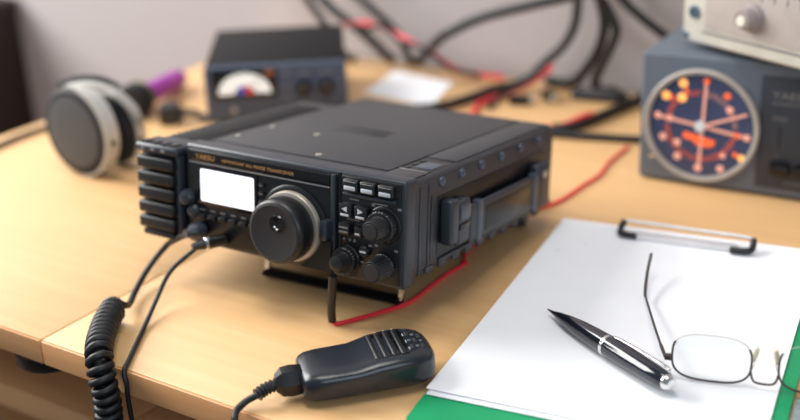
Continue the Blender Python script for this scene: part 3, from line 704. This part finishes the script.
# ------------------------------------------------------------------ purple torch and a small adapter behind
to = thing('torch', 'purple torch with a round black head lying behind the headphones', 'torch', (-1.00, .965, 0), 0)
ta, tb_ = Vector((-.975, .886, .0212)), Vector((-1.020, 1.018, .012)); d_ = (tb_-ta); tl = d_.length; o_ = Vector((-1.00, .965, 0))
dirlathe('head', 'pad_black', to, [(0, 0), (.017, .001), (.0200, .006), (.0205, .024), (.0170, .036), (.0135, .042)], ta-o_, tb_-o_, 32)
dirlathe('barrel', 'purple', to, [(.0132, .041), (.0135, .05), (.0122, .07), (.0118, .13), (.0110, tl-.004), (.0085, tl)], ta-o_, tb_-o_, 28)
dirlathe('band', 'yellow', to, [(.0202, .0255), (.0208, .0257), (.0206, .0264), (.0200, .0268)], ta-o_, tb_-o_, 28)
ad = thing('plug_adapter', 'small dark grey plug adapter lying between headphones and power meter', 'adapter', (-.928, .903, 0), R(36))
box('body', 'inst_dark', ad, -.011, .011, -.012, .014, .0003, .022, .003); ad.children[0].data.materials[0] = MATS['rubber_face']
box('collar', 'rubber', ad, .010, .016, -.006, .008, .006, .016, .002)
tube('lead', 'cord_black', ad, [(.012, .001, .011), (.026, .001, .010), (.036, -.002, .006), (.046, -.006, .0055), (.060, -.012, .0055)], .0042, 10)

# white card
cdm = bmesh.new()
cdo = tag(prism('note_card', 'paper_white', None, [(-.793, 1.094), (-.690, 1.079), (-.7180, 1.176), (-.812, 1.190)], .0004, .0016), 'blank white card lying on the desk behind the radio', 'card')

# ------------------------------------------------------------------ cables at the wall
def cable(name, label, m, pts, r, cat='cable', group=None, ends=None):
    o = thing(name, label, cat, (pts[0][0], pts[0][1], 0)); of = Vector(o.location)
    tube('sheath', m, o, [Vector(p)-of for p in pts], r, 10)
    return o, of
yw = 1.20
cable('power_cable', 'thick black cable arching up from the desk behind the white card', 'cord_black', [(-.797, 1.218, .0068), (-.778, 1.212, .022), (-.755, 1.192, .039), (-.711, 1.15, .067), (-.663, 1.15, .0916), (-.599, 1.15, .112), (-.543, 1.15, .129), (-.48, 1.15, .157), (-.43, 1.15, .21)], .0062)
cb_, of = cable('power_cable', 'black cable dropping along the wall, then snaking across desk behind radio', 'cord_black', [(-.575, 1.21, .24), (-.564, 1.21, .145), (-.568, 1.21, .110), (-.572, 1.21, .079), (-.586, 1.21, .053), (-.604, 1.20, .034), (-.625, 1.192, .012), (-.641, 1.180, .0058), (-.652, 1.160, .0055), (-.660, 1.116, .0055), (-.676, 1.072, .0055), (-.712, 1.037, .0055), (-.735, .985, .0055)], .0055)
cable('power_cable', 'black cable hanging straight to the tangle at the wall foot', 'cord_black', [(-.55, 1.195, .25), (-.542, 1.187, .143), (-.530, 1.185, .117), (-.524, 1.185, .089), (-.530, 1.185, .062), (-.546, 1.190, .036), (-.570, 1.205, .012), (-.590, 1.215, .0062), (-.610, 1.216, .0062)], .0060)
cable('power_cable', 'black cable bowing outward before dropping to the wall foot tangle', 'cord_black', [(-.54, 1.17, .22), (-.530, 1.165, .145), (-.513, 1.165, .114), (-.501, 1.165, .090), (-.509, 1.168, .068), (-.522, 1.175, .045), (-.536, 1.190, .022), (-.536, 1.206, .0058), (-.522, 1.216, .0058)], .0055)
cable('power_cable', 'black cable slanting down behind the grey control box', 'cord_black', [(-.545, 1.215, .20), (-.530, 1.215, .135), (-.513, 1.215, .110), (-.488, 1.215, .091), (-.452, 1.215, .068), (-.422, 1.215, .046), (-.39, 1.215, .0058)], .0055)
cable('coaxial_cable', 'black cable coming down just behind the power meter', 'cord_black', [(-.995, 1.20, .22), (-.960, 1.187, .120), (-.941, 1.185, .083), (-.920, 1.188, .055), (-.905, 1.195, .026), (-.895, 1.203, .0058), (-.885, 1.207, .0058)], .0050)
cable('coaxial_cable', 'thick black cable beside the power meter running down to the desk', 'cord_black', [(-.97, 1.20, .18), (-.943, 1.187, .115), (-.909, 1.185, .079), (-.872, 1.185, .057), (-.845, 1.190, .036), (-.836, 1.205, .016), (-.832, 1.216, .0068)], .0062)
cable('coaxial_cable', 'black cable curving down to the desk beyond the white card', 'cord_black', [(-.92, 1.20, .16), (-.887, 1.187, .113), (-.854, 1.185, .090), (-.825, 1.187, .068), (-.806, 1.193, .046), (-.803, 1.205, .022), (-.806, 1.218, .0058)], .0052)
rp_, of = cable('red_black_lead', 'twisted red and black lead sagging across the wall', 'red_wire', [(-.872, 1.172, .060), (-.840, 1.172, .064), (-.806, 1.174, .057), (-.768, 1.162, .050), (-.736, 1.162, .038), (-.716, 1.185, .014), (-.700, 1.214, .0030), (-.670, 1.216, .0030)], .0030, 'wire')
tube('black_core', 'cord_black', rp_, [Vector(p)-of for p in [(-.868, 1.168, .066), (-.840, 1.168, .058), (-.815, 1.170, .064), (-.788, 1.162, .052), (-.760, 1.158, .048), (-.738, 1.156, .042), (-.720, 1.175, .018), (-.700, 1.208, .0040)]], .0028, 8)
rp_, of = cable('red_black_lead', 'red and black lead looping down beside the snaking black cable', 'red_wire', [(-.585, 1.180, .036), (-.600, 1.176, .022), (-.620, 1.168, .010), (-.634, 1.150, .0032), (-.640, 1.125, .0030), (-.641, 1.105, .0030), (-.626, 1.064, .0030), (-.600, 1.02, .0030), (-.566, .985, .0030)], .0030, 'wire')
tube('black_core', 'cord_black', rp_, [Vector(p)-of for p in [(-.590, 1.170, .036), (-.606, 1.166, .022), (-.628, 1.144, .0080), (-.631, 1.120, .0030), (-.624, 1.10, .0030)]], .0028, 8)
cable('thin_cable', 'black cable running flat along the desk from radio back to control box', 'cord_black', [(-.60, 1.000, .0042), (-.560, 1.030, .0042), (-.527, 1.046, .0042), (-.495, 1.053, .0042), (-.460, 1.063, .0042), (-.43, 1.072, .0042), (-.418, 1.09, .0042)], .0042)
rp_, of = cable('red_black_lead', 'red and black power lead leaving the radio back toward the wall', 'cord_black', [(-.526, 1.063, .0050), (-.515, 1.068, .0052), (-.503, 1.093, .0055), (-.493, 1.145, .0055), (-.482, 1.20, .0055), (-.478, 1.215, .0055)], .0055, 'wire')
tube('red_core', 'red_wire', rp_, [Vector(p)-of for p in [(-.586, 1.023, .0035), (-.562, 1.043, .0035), (-.540, 1.058, .0035), (-.526, 1.068, .0045), (-.514, 1.078, .0080), (-.506, 1.095, .0110), (-.502, 1.110, .0100)]], .0032, 8)
for (x, y), rz, lb in (((-.604, 1.135), 20, 'small dark cable connector lying beside the looping red and black lead'), ((-.580, 1.162), -35, 'small dark cable connector lying beside the flat power brick')):
    pc = thing('connector', lb, 'connector', (x, y, 0), R(rz), 'connectors in the cable tangle')
    box('shell', 'panel_black', pc, -.012, .012, -.0055, .0055, .0002, .0110, .002); lathe('nut', 'satin_silver', pc, [(0, 0), (.0045, 0), (.0045, .005), (0, .005)], (.0115, 0, .0056), 'x', 12)
da = thing('power_brick', 'flat dark grey power brick lying by the wall past the radio', 'power brick', (-.535, 1.190, 0), R(8))
box('body', 'rot_panel', da, -.026, .030, -.012, .014, .0004, .011, .003, 3); box('label_plate', 'inst_dark', da, -.016, .020, -.006, .008, .0108, .0113, .0002)
lathe('lead_boot', 'rubber', da, [(.0045, 0), (.0035, .008), (.002, .010)], (.0295, 0, .0058), 'x', 12)
